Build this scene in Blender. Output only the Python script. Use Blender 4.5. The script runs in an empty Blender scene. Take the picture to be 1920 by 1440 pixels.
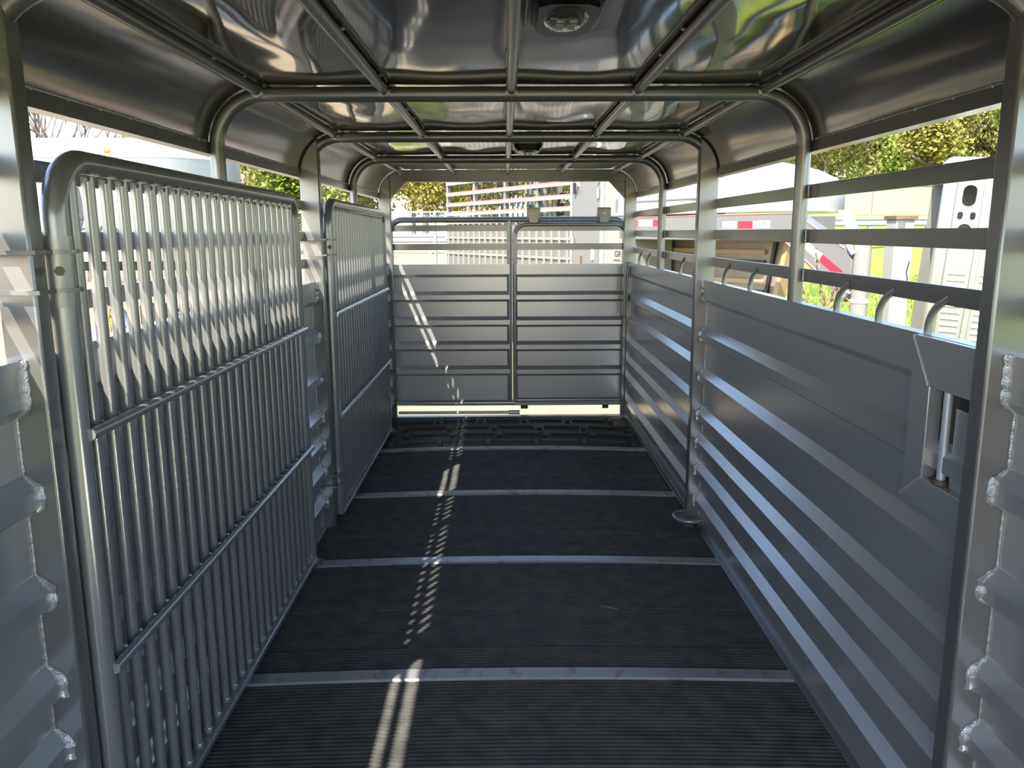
import bpy, bmesh, math, random
from mathutils import Vector, Matrix, noise
R = math.radians
sc = bpy.context.scene
COL = sc.collection

# ------------------------------------------------------------------ camera, sky, sun, exposure
cam_data = bpy.data.cameras.new('camera')
cam = bpy.data.objects.new('camera', cam_data)
COL.objects.link(cam)
cam.location = (-0.024, 0.0, 1.515)
cam.rotation_euler = (Matrix.Rotation(R(-0.46), 4, 'Z') @ Matrix.Rotation(R(90 - 10.8), 4, 'X') @ Matrix.Rotation(R(-0.25), 4, 'Z')).to_euler()
cam_data.sensor_width = 36.0
cam_data.lens = 1500.0 / 1920.0 * 36.0
cam_data.clip_start = 0.02
cam_data.clip_end = 400
sc.camera = cam

SUN_TO = Vector((-0.424, -0.80, 1.0)).normalized()      # towards the sun
world = bpy.data.worlds.new('sky')
sc.world = world
world.use_nodes = True
wn = world.node_tree
wn.nodes.clear()
w_out = wn.nodes.new('ShaderNodeOutputWorld')
w_bg = wn.nodes.new('ShaderNodeBackground')
w_sky = wn.nodes.new('ShaderNodeTexSky')
w_sky.sky_type = 'NISHITA'
w_sky.sun_disc = False
w_sky.sun_elevation = math.asin(SUN_TO.z)
w_sky.sun_rotation = math.atan2(SUN_TO.x, SUN_TO.y)
w_sky.air_density = 1.0
w_sky.dust_density = 1.0
w_sky.ozone_density = 1.0
w_bg.inputs['Strength'].default_value = 0.48
wn.links.new(w_sky.outputs[0], w_bg.inputs[0])
wn.links.new(w_bg.outputs[0], w_out.inputs[0])

sun_data = bpy.data.lights.new('sun', 'SUN')
sun = bpy.data.objects.new('sun', sun_data)
COL.objects.link(sun)
sun_data.energy = 9.0
sun_data.angle = R(0.53)
sun_data.color = (1.0, 0.93, 0.80)
sun.rotation_euler = (-SUN_TO).to_track_quat('-Z', 'Y').to_euler()
sun.location = (-6, -10, 14)

sc.view_settings.view_transform = 'Standard'
sc.view_settings.look = 'None'
sc.view_settings.gamma = 1.0
sc.view_settings.use_curve_mapping = False
sc.view_settings.exposure = 0.80

# ------------------------------------------------------------------ materials
def srgb(r, g, b):
    f = lambda c: (c / 255 / 12.92) if c / 255 <= 0.04045 else ((c / 255 + 0.055) / 1.055) ** 2.4
    return (f(r), f(g), f(b), 1.0)

def mat(name, col, rough=0.5, metal=0.0, spec=0.5, var=0.0, scale=8.0, col2=None, stretch=(1, 1, 1),
        bump=0.0, bscale=30.0, bdist=0.01, rvar=0.0, coat=0.0, island=False, transl=0.0, ramp=(0.35, 0.65)):
    m = bpy.data.materials.new(name)
    m.use_nodes = True
    nt = m.node_tree
    bs = nt.nodes['Principled BSDF']
    bs.inputs['Base Color'].default_value = col
    bs.inputs['Roughness'].default_value = rough
    bs.inputs['Metallic'].default_value = metal
    bs.inputs['Specular IOR Level'].default_value = spec
    bs.inputs['Coat Weight'].default_value = coat
    bs.inputs['Coat Roughness'].default_value = 0.12
    tc = nt.nodes.new('ShaderNodeTexCoord')
    mp = nt.nodes.new('ShaderNodeMapping')
    mp.inputs['Scale'].default_value = stretch
    geo = nt.nodes.new('ShaderNodeNewGeometry')
    nt.links.new(geo.outputs['Position'], mp.inputs[0])
    if col2 is not None or rvar:
        nz = nt.nodes.new('ShaderNodeTexNoise')
        nz.inputs['Scale'].default_value = scale
        nz.inputs['Detail'].default_value = 4
        nt.links.new(mp.outputs[0], nz.inputs['Vector'])
        fac = nz.outputs['Fac']
        if island:
            fac = geo.outputs['Random Per Island']
        rp = nt.nodes.new('ShaderNodeMapRange')
        rp.inputs[1].default_value, rp.inputs[2].default_value = (0, 1) if island else ramp
        nt.links.new(fac, rp.inputs[0])
        if col2 is not None:
            mx = nt.nodes.new('ShaderNodeMix')
            mx.data_type = 'RGBA'
            mx.inputs['A'].default_value = col
            mx.inputs['B'].default_value = col2
            nt.links.new(rp.outputs[0], mx.inputs['Factor'])
            nt.links.new(mx.outputs['Result'], bs.inputs['Base Color'])
            if transl:
                pass
        if rvar:
            r2 = nt.nodes.new('ShaderNodeMapRange')
            r2.inputs[3].default_value = max(0.02, rough - rvar)
            r2.inputs[4].default_value = rough + rvar
            nt.links.new(nz.outputs['Fac'], r2.inputs[0])
            nt.links.new(r2.outputs[0], bs.inputs['Roughness'])
    if bump:
        bn = nt.nodes.new('ShaderNodeTexNoise')
        bn.inputs['Scale'].default_value = bscale
        bn.inputs['Detail'].default_value = 3
        nt.links.new(mp.outputs[0], bn.inputs['Vector'])
        bp = nt.nodes.new('ShaderNodeBump')
        bp.inputs['Strength'].default_value = bump
        bp.inputs['Distance'].default_value = bdist
        nt.links.new(bn.outputs['Fac'], bp.inputs['Height'])
        nt.links.new(bp.outputs[0], bs.inputs['Normal'])
    if transl:
        tr = nt.nodes.new('ShaderNodeBsdfTranslucent')
        ms = nt.nodes.new('ShaderNodeMixShader')
        ms.inputs[0].default_value = transl
        out = nt.nodes['Material Output']
        src = bs.inputs['Base Color'].links[0].from_socket if bs.inputs['Base Color'].links else None
        if src:
            nt.links.new(src, tr.inputs['Color'])
        else:
            tr.inputs['Color'].default_value = col
        nt.links.new(bs.outputs[0], ms.inputs[1])
        nt.links.new(tr.outputs[0], ms.inputs[2])
        nt.links.new(ms.outputs[0], out.inputs[0])
    return m

G = lambda v, w=1.0: (v * 0.99, v * 0.99, v * w, 1)
M = {}
M['paint'] = mat('gunmetal_paint', G(0.20), 0.24, 0.55, 0.5)
M['panel'] = mat('gunmetal_panel_paint', G(0.42), 0.26, 0.55, 0.5)
M['bar'] = mat('gunmetal_bar_paint', G(0.29), 0.23, 0.50, 0.5)
M['roof'] = mat('gunmetal_roof_paint', (0.31, 0.285, 0.26, 1), 0.07, 0.92, 0.5, rvar=0.04, scale=3)
M['curve'] = mat('gunmetal_curved_sheet', (0.27, 0.255, 0.235, 1), 0.17, 0.80, 0.5)
M['weld'] = mat('painted_weld', G(0.5), 0.22, 0.6, 0.5, bump=0.5, bscale=220, bdist=0.004)
M['strip'] = mat('worn_strip_paint', G(0.36), 0.36, 0.5, 0.5, col2=(0.17, 0.13, 0.09, 1), scale=16, ramp=(0.56, 0.78), rvar=0.1)
M['rubber'] = mat('black_rubber', (0.050, 0.050, 0.050, 1), 0.6, 0, 0.25, rvar=0.12, scale=14, col2=(0.085, 0.084, 0.08, 1), bump=0.25, bscale=120, bdist=0.003)
M['rubber2'] = mat('black_mat_rubber', (0.022, 0.022, 0.022, 1), 0.5, 0, 0.5, bump=0.2, bscale=90, bdist=0.003)
M['dark'] = mat('black_steel', (0.012, 0.012, 0.012, 1), 0.45, 0.0)
M['lampblack'] = mat('black_lamp_plastic', (0.006, 0.006, 0.006, 1), 0.25, 0.0, 0.3)
M['lens'] = mat('smoked_lens', (0.12, 0.12, 0.11, 1), 0.08, 0.6)
M['alu'] = mat('bright_aluminium', (0.26, 0.255, 0.235, 1), 0.32, 0.6, rvar=0.08, scale=6)
M['zinc'] = mat('zinc_steel', (0.50, 0.53, 0.58, 1), 0.35, 0.4)
M['rust'] = mat('rusty_bolt', (0.14, 0.10, 0.08, 1), 0.6, 0.5)
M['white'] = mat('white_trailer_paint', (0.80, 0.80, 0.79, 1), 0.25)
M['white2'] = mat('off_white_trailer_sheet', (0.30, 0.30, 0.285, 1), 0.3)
M['silver'] = mat('silver_trailer_paint', (0.15, 0.144, 0.134, 1), 0.38, 0.25)
M['silver2'] = mat('beige_silver_panel', (0.22, 0.208, 0.185, 1), 0.4, 0.2)
M['cap'] = mat('pearl_cap_paint', (0.28, 0.28, 0.285, 1), 0.2, 0.3)
M['brown'] = mat('brown_painted_steel', (0.24, 0.195, 0.155, 1), 0.4, 0.3, col2=(0.20, 0.155, 0.12, 1), scale=3)
M['tan'] = mat('tan_edge_paint', (0.34, 0.24, 0.13, 1), 0.5)
M['red'] = mat('red_reflective_tape', (0.75, 0.01, 0.03, 1), 0.4)
M['wtape'] = mat('white_reflective_tape', (0.82, 0.83, 0.86, 1), 0.4)
M['pink'] = mat('red_pinstripe', (0.70, 0.16, 0.16, 1), 0.4)
M['amber'] = mat('amber_lens', (0.46, 0.14, 0.004, 1), 0.2)
M['gold'] = mat('gold_chain', (0.36, 0.25, 0.06, 1), 0.35, 0.6)
M['rchain'] = mat('rusty_chain', (0.22, 0.15, 0.10, 1), 0.5, 0.6)
M['yellow'] = mat('yellow_paint', (0.72, 0.45, 0.04, 1), 0.45)
M['ink'] = mat('charcoal_decal', (0.03, 0.032, 0.035, 1), 0.5)
M['concrete'] = mat('pale_concrete', (0.24, 0.21, 0.155, 1), 0.85, col2=(0.20, 0.175, 0.13, 1), scale=1.2)
M['galv'] = mat('galvanised_rail', (0.25, 0.275, 0.29, 1), 0.5, 0.3)
M['bark'] = mat('grey_bark', (0.16, 0.125, 0.10, 1), 0.9)
M['leaf_g'] = mat('spring_green_leaf', (0.15, 0.22, 0.025, 1), 0.55, col2=(0.28, 0.34, 0.045, 1), island=True, transl=0.45)
M['leaf_y'] = mat('yellow_green_leaf', (0.22, 0.21, 0.035, 1), 0.55, col2=(0.38, 0.33, 0.07, 1), island=True, transl=0.45)
M['leaf_o'] = mat('olive_leaf', (0.17, 0.17, 0.05, 1), 0.6, col2=(0.32, 0.29, 0.10, 1), island=True, transl=0.3)
M['grass'] = mat('grass_blade', (0.11, 0.18, 0.02, 1), 0.6, col2=(0.26, 0.29, 0.06, 1), island=True, transl=0.3)
M['wire'] = mat('fence_wire', (0.42, 0.42, 0.40, 1), 0.5, 0.5)
M['twig'] = mat('dry_straw', (0.45, 0.30, 0.20, 1), 0.7)

# the ground: sandy gravel yard turning to grass on the field side
def ground_mat():
    m = bpy.data.materials.new('yard_ground')
    m.use_nodes = True
    nt = m.node_tree
    bs = nt.nodes['Principled BSDF']
    bs.inputs['Roughness'].default_value = 0.9
    bs.inputs['Specular IOR Level'].default_value = 0.15
    geo = nt.nodes.new('ShaderNodeNewGeometry')
    sx = nt.nodes.new('ShaderNodeSeparateXYZ')
    nt.links.new(geo.outputs['Position'], sx.inputs[0])
    def noise_(scale, detail=4):
        n = nt.nodes.new('ShaderNodeTexNoise')
        n.inputs['Scale'].default_value = scale
        n.inputs['Detail'].default_value = detail
        nt.links.new(geo.outputs['Position'], n.inputs['Vector'])
        return n
    def mix(a, b, f):
        x = nt.nodes.new('ShaderNodeMix')
        x.data_type = 'RGBA'
        for s, v in (('A', a), ('B', b)):
            if isinstance(v, tuple):
                x.inputs[s].default_value = v
            else:
                nt.links.new(v, x.inputs[s])
        nt.links.new(f, x.inputs['Factor'])
        return x.outputs['Result']
    sand = mix((0.22, 0.17, 0.105, 1), (0.30, 0.245, 0.16, 1), noise_(7, 6).outputs['Fac'])
    gr = mix((0.10, 0.155, 0.02, 1), (0.23, 0.25, 0.055, 1), noise_(2.5, 6).outputs['Fac'])
    ad = nt.nodes.new('ShaderNodeMath')
    ad.operation = 'MULTIPLY_ADD'
    nt.links.new(noise_(0.7, 5).outputs['Fac'], ad.inputs[0])
    ad.inputs[1].default_value = 3.0
    nt.links.new(sx.outputs['X'], ad.inputs[2])
    mr = nt.nodes.new('ShaderNodeMapRange')
    mr.inputs[1].default_value, mr.inputs[2].default_value = 2.6, 3.6
    nt.links.new(ad.outputs[0], mr.inputs[0])
    nt.links.new(mix(sand, gr, mr.outputs[0]), bs.inputs['Base Color'])
    bp = nt.nodes.new('ShaderNodeBump')
    bp.inputs['Strength'].default_value = 0.5
    bp.inputs['Distance'].default_value = 0.03
    nt.links.new(noise_(40, 3).outputs['Fac'], bp.inputs['Height'])
    nt.links.new(bp.outputs[0], bs.inputs['Normal'])
    return m
M['ground'] = ground_mat()

# ------------------------------------------------------------------ mesh helpers
class MB:
    def __init__(self):
        self.v, self.f = [], []
    def add(self, vs, fs):
        o = len(self.v)
        self.v += [tuple(p) for p in vs]
        self.f += [tuple(i + o for i in f) for f in fs]
        return self
    def box(self, x0, x1, y0, y1, z0, z1, mtx=None):
        vs = [Vector(p) for p in ((x0, y0, z0), (x1, y0, z0), (x1, y1, z0), (x0, y1, z0), (x0, y0, z1), (x1, y0, z1), (x1, y1, z1), (x0, y1, z1))]
        if mtx is not None:
            vs = [mtx @ p for p in vs]
        return self.add(vs, [(3, 2, 1, 0), (4, 5, 6, 7), (0, 1, 5, 4), (1, 2, 6, 5), (2, 3, 7, 6), (3, 0, 4, 7)])
    def tube(self, pts, r, n=12, caps=True, closed=False):
        pts = [Vector(p) for p in pts]
        k = len(pts)
        rs = r if isinstance(r, (list, tuple)) else [r] * k
        rings = []
        up = None
        for i, p in enumerate(pts):
            if closed:
                t = (pts[(i + 1) % k] - pts[i - 1])
            else:
                t = pts[min(i + 1, k - 1)] - pts[max(i - 1, 0)]
            t.normalize()
            if up is None:
                up = Vector((0, 0, 1)) if abs(t.z) < 0.9 else Vector((1, 0, 0))
            s = t.cross(up).normalized()
            up = s.cross(t).normalized()
            rings.append([p + (s * math.cos(2 * math.pi * j / n) + up * math.sin(2 * math.pi * j / n)) * rs[i] for j in range(n)])
        vs = [q for ring in rings for q in ring]
        fs = []
        for i in range(k if closed else k - 1):
            a, b = i * n, ((i + 1) % k) * n
            for j in range(n):
                j2 = (j + 1) % n
                fs.append((a + j, a + j2, b + j2, b + j))
        if caps and not closed:
            fs.append(tuple(range(n - 1, -1, -1)))
            fs.append(tuple((k - 1) * n + j for j in range(n)))
        return self.add(vs, fs)
    def prism(self, poly, a0, a1, axis='y', segs=1, fn=None):
        """closed 2-D polygon swept along an axis; poly is (x,z) for y, (y,z) for x, (x,y) for z"""
        n = len(poly)
        vs = []
        for s in range(segs + 1):
            a = a0 + (a1 - a0) * s / segs
            for p, q in poly:
                v = (p, a, q) if axis == 'y' else ((a, p, q) if axis == 'x' else (p, q, a))
                vs.append(fn(*v) if fn else v)
        fs = []
        for s in range(segs):
            for j in range(n):
                j2 = (j + 1) % n
                fs.append((s * n + j, s * n + j2, (s + 1) * n + j2, (s + 1) * n + j))
        fs.append(tuple(range(n - 1, -1, -1)))
        fs.append(tuple(segs * n + j for j in range(n)))
        return self.add(vs, fs)
    def blob(self, c, r, sx=1, sy=1, sz=1, nu=8, nv=5):
        c = Vector(c)
        vs = [c + Vector((0, 0, r * sz))]
        for i in range(1, nv):
            a = math.pi * i / nv
            for j in range(nu):
                b = 2 * math.pi * j / nu
                vs.append(c + Vector((r * sx * math.sin(a) * math.cos(b), r * sy * math.sin(a) * math.sin(b), r * sz * math.cos(a))))
        vs.append(c - Vector((0, 0, r * sz)))
        fs = []
        for j in range(nu):
            fs.append((0, 1 + j, 1 + (j + 1) % nu))
        for i in range(nv - 2):
            for j in range(nu):
                a = 1 + i * nu
                fs.append((a + j, a + nu + j, a + nu + (j + 1) % nu, a + (j + 1) % nu))
        a = 1 + (nv - 2) * nu
        for j in range(nu):
            fs.append((a + j, len(vs) - 1, a + (j + 1) % nu))
        return self.add(vs, fs)
    def mesh(self, name, material, angle=38):
        me = bpy.data.meshes.new(name)
        me.from_pydata(self.v, [], self.f)
        bm = bmesh.new()
        bm.from_mesh(me)
        bmesh.ops.recalc_face_normals(bm, faces=bm.faces)
        bm.to_mesh(me)
        bm.free()
        if angle:
            me.polygons.foreach_set('use_smooth', [True] * len(me.polygons))
            me.set_sharp_from_angle(angle=R(angle))
        me.materials.append(material)
        return me
    def build(self, name, material, parent=None, angle=38, bevel=0.0):
        return put(name, self.mesh(name, material, angle), parent, bevel)

def put(name, me, parent=None, bevel=0.0, loc=None):
    o = bpy.data.objects.new(name, me)
    COL.objects.link(o)
    if parent is not None:
        o.parent = parent
    if loc is not None:
        o.location = loc
    if bevel:
        b = o.modifiers.new('edge', 'BEVEL')
        b.width = bevel
        b.segments = 2
        b.limit_method = 'ANGLE'
    return o

def empty(name, loc=(0, 0, 0)):
    o = bpy.data.objects.new(name, None)
    COL.objects.link(o)
    o.location = loc
    return o

def tag(o, label=None, cat=None, group=None, kind=None):
    for k, v in (('label', label), ('category', cat), ('group', group), ('kind', kind)):
        if v:
            o[k] = v
    return o

def text_mesh(name, body, size, material, shear=0.0, spacing=1.0):
    cu = bpy.data.curves.new(name, 'FONT')
    cu.body, cu.size, cu.shear, cu.space_character, cu.extrude = body, size, shear, spacing, 0.002
    o = bpy.data.objects.new(name, cu)
    COL.objects.link(o)
    me = bpy.data.meshes.new_from_object(o.evaluated_get(bpy.context.evaluated_depsgraph_get()))
    bpy.data.objects.remove(o)
    bpy.data.curves.remove(cu)
    me.materials.clear()
    me.materials.append(material)
    return me

def arc(cx, cz, r, a0, a1, n):
    return [(cx + r * math.cos(R(a0 + (a1 - a0) * i / n)), cz + r * math.sin(R(a0 + (a1 - a0) * i / n))) for i in range(n + 1)]

def copy_tree(o, parent=None):
    c = o.copy()
    COL.objects.link(c)
    if parent is not None:
        c.parent = parent
    for ch in list(o.children):
        copy_tree(ch, c)
    return c

# ------------------------------------------------------------------ trailer dimensions
Y_END = 6.43
HOOPS = [1.555 + 1.2185 * k for k in range(-2, 5)]      # even ones carry square posts
X_IN, X_OUT = 0.915, 1.010
X_FLAT, X_RIB, X_BAND = 0.980, 0.950, 0.955
Z_PANEL = 1.275
CROWN = 0.020
SIDE_RIBS = [1.0, 0.79, 0.59, 0.445, 0.30, 0.14]
def crown(x):
    return CROWN * (1 - (x / 0.98) ** 2)

def rib_profile(ribs, z_top, z_band, band=0.025, depth=0.030, z0=0.0):
    """inner face of the pressed sheet from bottom to top: (z, how far it stands proud)"""
    pr = [(z0, 0.0)]
    for z in sorted(ribs):
        pr += [(z - 0.040, 0.0), (z - 0.020, depth), (z + 0.016, depth), (z + 0.046, 0.0)]
    pr += [(z_band - 0.012, 0.0), (z_band + 0.012, band), (z_top, band)]
    return pr

# ------------------------------------------------------------------ floor
floor = MB().box(-1.0, 1.0, HOOPS[0], Y_END, -0.06, -0.03).build('floor', M['dark'])
tag(floor, kind='structure')

def board_mesh(y0, n_ribs):
    pitch = 0.018
    prof = [(0.0, -0.028)]
    for i in range(n_ribs):
        a = i * pitch
        prof += [(a + 0.0015, -0.010), (a + 0.0045, -0.001), (a + 0.0075, 0.0), (a + 0.0125, 0.0), (a + 0.0155, -0.010)]
    prof += [(n_ribs * pitch - 0.001, -0.028)]
    return MB().prism(prof, -0.978, 0.978, 'x', 10, lambda x, y, z: (x, y, z + crown(x))).mesh('floor_board', M['rubber'], 30)
BOARD = board_mesh(0, 8)
STRIP_Y = [-0.41, 0.565, 1.54, 2.515, 3.49, 4.465, 5.44]
random.seed(4)
for i in range(1, len(STRIP_Y)):
    a, b = STRIP_Y[i - 1] + 0.037, STRIP_Y[i] - 0.037
    n = 6
    w = (b - a) / n
    for k in range(n):
        o = put('floor_board', BOARD, floor, loc=(0, a + k * w, random.uniform(-0.002, 0.002)))
        o.scale.y = w / 0.1455
STRIP = MB().prism([(-0.036, -0.03), (-0.036, 0.001), (-0.030, 0.007), (0.030, 0.007), (0.036, 0.001), (0.036, -0.03)], -0.975, 0.975, 'x', 14,
                   lambda x, y, z: (x, y, z + crown(x))).mesh('floor_strip', M['strip'], 30)
for y in STRIP_Y:
    put('floor_strip', STRIP, floor, loc=(0, y, 0))
# moulded mat at the far end
mat_o = MB().prism([(5.478, -0.03), (5.478, 0.002), (5.485, 0.006), (6.345, 0.006), (6.355, 0.0), (6.355, -0.03)], -0.975, 0.975, 'x', 14,
                   lambda x, y, z: (x, y, z + crown(x))).build('rubber_mat', M['rubber2'], floor)
BAR_ = MB().box(-0.135, 0.135, -0.020, 0.020, -0.002, 0.014).mesh('mat_bar', M['rubber2'])
STUB_ = MB().box(-0.018, 0.018, -0.055, 0.055, -0.002, 0.016).mesh('mat_stub', M['rubber2'])
for r_, y in enumerate((5.60, 5.82, 6.04, 6.26)):
    for c in range(-3, 4):
        x = c * 0.345 + (0.02, 0.10, 0.06, -0.05)[r_]
        if abs(x) < 0.83:
            o = put('mat_bar', BAR_, mat_o, loc=(x, y, 0.006 + crown(x)))
            o.rotation_euler.y = math.atan(2 * CROWN * x / 0.96)
        xs = x + 0.172
        if abs(xs) < 0.95:
            put('mat_stub', STUB_, mat_o, loc=(xs, y - (0.035 if r_ < 3 else 0.0), 0.006 + crown(xs)))
MB().box(-0.915, 0.915, 6.352, 6.372, -0.03, 0.034).box(-0.915, 0.915, 6.372, 6.42, 0.026, 0.034).build('end_sill', M['alu'], floor)
tag(MB().tube([(0.355, 3.02, 0.022), (0.39, 3.0, 0.0225), (0.42, 2.985, 0.022)], 0.0012, 5).build('straw_stalk', M['twig']),
    'single dry straw stalk lying on the black ribbed floor', 'straw')

# ------------------------------------------------------------------ roof (ceiling) with bows, stringers, lamps
def wav(x, y):
    # hand-stretched sheet: shallow buckles between the stringers
    fx = math.sin(math.pi * ((x + 0.83) / 0.4155)) ** 2 if abs(x) < 0.84 else 0.0
    k = (y - HOOPS[0]) / 1.2185
    fy = math.sin(math.pi * (k % 1.0)) ** 0.6
    n1 = noise.noise((x * 3.1, y * 2.0, 3.7))
    n2 = noise.noise((x * 7.5, y * 4.5, 9.1))
    return fx * fy * (0.0040 * n1 + 0.0026 * n2 - 0.0085)

def roof_section():
    R_, cx, cz = 0.198, 0.810, 1.790
    half = []
    for i in range(44):
        half.append((cx * i / 44, 1.988, 0))
    for i in range(13):
        a = R(90 - 90 * i / 12)
        half.append((cx + R_ * math.cos(a), cz + R_ * math.sin(a), 0))
    half.append((1.008, 1.775, 0))
    return [(-x, z) for x, z, _ in reversed(half)] + [(x, z) for x, z, _ in half[1:]]
sec = roof_section()
ys = []
for k in range(len(HOOPS) - 1):
    for q in range(20):
        ys.append(HOOPS[k] + 1.2185 * q / 20)
ys.append(HOOPS[-1])
def sheet(section, name, material, parent=None):
    n = len(section)
    vs = []
    for y in ys:
        k = ((y - HOOPS[0]) / 1.2185) % 1.0
        for x, z in section:
            if z > 1.985:
                vs.append((x, y, z + wav(x, y)))
            else:
                vs.append((x + math.copysign(0.004 * math.sin(math.pi * k) * noise.noise((z * 6, y * 1.6, x)), x), y, z))
    fs = [(i * n + j, i * n + j + 1, (i + 1) * n + j + 1, (i + 1) * n + j) for i in range(len(ys) - 1) for j in range(n - 1)]
    o = MB().add(vs, fs).build(name, material, parent, angle=60)
    m = o.modifiers.new('sheet', 'SOLIDIFY')
    m.thickness = 0.002
    m.offset = 1.0
    return o
ceiling = sheet([p for p in sec if abs(p[0]) <= 0.8101], 'ceiling', M['roof'])
tag(ceiling, kind='structure')
sheet([p for p in sec if p[0] <= -0.8099], 'curved_side_sheet', M['curve'], ceiling)
sheet([p for p in sec if p[0] >= 0.8099], 'curved_side_sheet', M['curve'], ceiling)

# bows: round tube hoops under the sheet
for k, y in enumerate(HOOPS):
    zl = Z_PANEL - 0.05 if k % 2 else 1.80
    h = [(-0.98, zl)] + [(-0.98, 1.6)] * (k % 2) + arc(-0.81, 1.79, 0.170, 180, 90, 10) + [(-0.4, 1.96), (0, 1.96), (0.4, 1.96)] + arc(0.81, 1.79, 0.170, 90, 0, 10) + [(0.98, 1.6)] * (k % 2) + [(0.98, zl)]
    if k == 6:
        continue
    MB().tube([(x, y, z) for x, z in h], 0.0245, 16).build('roof_bow', M['paint'], ceiling)
# stringers between the bows
ST = MB().tube([(0, 0.02, 0), (0, 1.1985, 0)], 0.0165, 12).mesh('roof_stringer', M['paint'])
for k in range(len(HOOPS) - 1):
    for x in (-0.83, -0.415, 0.0, 0.415, 0.83):
        put('roof_stringer', ST, ceiling, loc=(x, HOOPS[k], 1.969))
# tack welds along stringers and bows, and the stitched seam above each opening
random.seed(9)
tk = MB()
for k in range(len(HOOPS) - 1):
    for x in (-0.83, -0.415, 0.0, 0.415, 0.83):
        for s in range(4):
            yy = HOOPS[k] + 0.16 + s * 0.29 + random.uniform(-0.03, 0.03)
            sd = random.choice((-1, 1))
            tk.blob((x + sd * 0.014, yy, 1.982), 0.006, 1, 1.8, 0.7, 6, 4)
        for yy in (HOOPS[k] + 0.027, HOOPS[k + 1] - 0.027):
            tk.blob((x, yy, 1.962), 0.021, 1.0, 0.35, 0.75, 8, 5)
tag(tk.build('tack_weld', M['weld'], ceiling), kind='stuff')
for sx in (-1, 1):
    sm = MB()
    for k in range(len(HOOPS) - 1):
        y = HOOPS[k] + 0.05
        while y < HOOPS[k + 1] - 0.08:
            l = random.uniform(0.13, 0.17)
            y2 = min(y + l, HOOPS[k + 1] - 0.05)
            sm.tube([(sx * 1.003, y, 1.812), (sx * 1.003, y2, 1.812)], 0.0035, 6)
            sm.blob((sx * 1.003, y2 + 0.006, 1.811), 0.006, 0.7, 1.2, 1, 6, 4)
            y = y2 + 0.012
    tag(sm.build('seam_weld', M['weld'], ceiling), kind='stuff')
    MB().box(*sorted((sx * 1.003, sx * 1.010)), HOOPS[0], Y_END, 1.772, 1.809).build('eave_band', M['paint'], ceiling)
    MB().box(*sorted((sx * 1.010, sx * 1.046)), HOOPS[0], Y_END, 1.772, 1.792).build('sun_block_rail', M['paint'], ceiling)  # rail added outside to keep sun out of the top slat gap

def roof_lamp(y, label):
    t = tag(empty('roof_lamp', (0.105, y, 1.985)), label, 'lamp', 'black lamps on the roof sheet')
    MB().box(-0.085, 0.085, -0.165, 0.165, -0.008, 0.0).build('mounting_plate', M['paint'], t, bevel=0.002)
    def ring(hx, y1, c, z):
        y0 = -0.155
        return [(-hx + c, y0, z), (hx - c, y0, z), (hx, y0 + c, z), (hx, y1 - 2 * c, z), (hx - c, y1, z), (-hx + c, y1, z), (-hx, y1 - 2 * c, z), (-hx, y0 + c, z)]
    lv = [ring(0.076, 0.158, 0.026, -0.006), ring(0.076, 0.158, 0.026, -0.018), ring(0.070, 0.140, 0.026, -0.020), ring(0.069, 0.138, 0.026, -0.030), ring(0.061, 0.112, 0.025, -0.032), ring(0.059, 0.108, 0.024, -0.042)]
    m = MB()
    v = [p for r_ in lv for p in r_]
    f = [(i * 8 + j, i * 8 + (j + 1) % 8, (i + 1) * 8 + (j + 1) % 8, (i + 1) * 8 + j) for i in range(5) for j in range(8)]
    f.append(tuple(range(7, -1, -1)))
    f.append(tuple(40 + j for j in range(8)))
    m.add(v, f)
    m.build('housing', M['lampblack'], t, 20)
    MB().blob((0, -0.035, -0.041), 0.05, 0.95, 2.0, 0.22, 16, 8).build('lens', M['lens'], t)
    chips = MB()
    for i in (-1, 1):
        for j in range(3):
            chips.box(i * 0.013 - 0.008, i * 0.013 + 0.008, -0.065 + j * 0.03 - 0.003, -0.065 + j * 0.03 + 0.003, -0.0535, -0.050)
    tag(chips.build('reflector', M['alu'], t), kind='stuff')
    return t
roof_lamp(1.80, 'black stepped lamp on the roof sheet in the bay ahead of the first round bow')
roof_lamp(4.62, 'small black lamp on the roof beyond the second square post')

# ------------------------------------------------------------------ side walls
def side_sheet(sx, y0, y1, ribs, z_top=Z_PANEL, z0=-0.02, mb=None):
    pr = rib_profile(ribs, z_top, 1.17, X_FLAT - X_BAND, X_FLAT - X_RIB, z0)
    poly = [(sx * (X_FLAT - p), z) for z, p in pr] + [(sx * (X_FLAT + 0.012), z_top), (sx * (X_FLAT + 0.012), z_top - 0.02)] + [(sx * (X_FLAT - p + 0.004), z) for z, p in reversed(pr[:-1])]
    n = 28
    def uneven(x, y, z):
        e = math.sin(math.pi * min(1, max(0, (y - y0) / (y1 - y0))))
        d = 0.0022 * noise.noise((z * 3.2, y * 2.3, sx * 4.0)) + 0.0035 * math.exp(-((y - 2.75) ** 2 + (z - 0.88) ** 2 * 6) / 0.012)
        return (x + sx * d * e, y, z)
    return (mb or MB()).prism(poly, y0, y1, 'y', n, uneven)

def profile_path(sx, ribs, y, lift=0.0):
    pr = rib_profile(ribs, Z_PANEL, 1.17, X_FLAT - X_BAND, X_FLAT - X_RIB, 0.0)
    out = []
    for (z, p), (z2, p2) in zip(pr, pr[1:]):
        n = max(1, int(math.hypot(z2 - z, p2 - p) / 0.008))
        for i in range(n):
            t = i / n
            out.append((sx * (X_FLAT - p - (p2 - p) * t - lift), y, z + (z2 - z) * t))
    out.append((sx * (X_FLAT - pr[-1][1] - lift), y, Z_PANEL))
    return out

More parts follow.
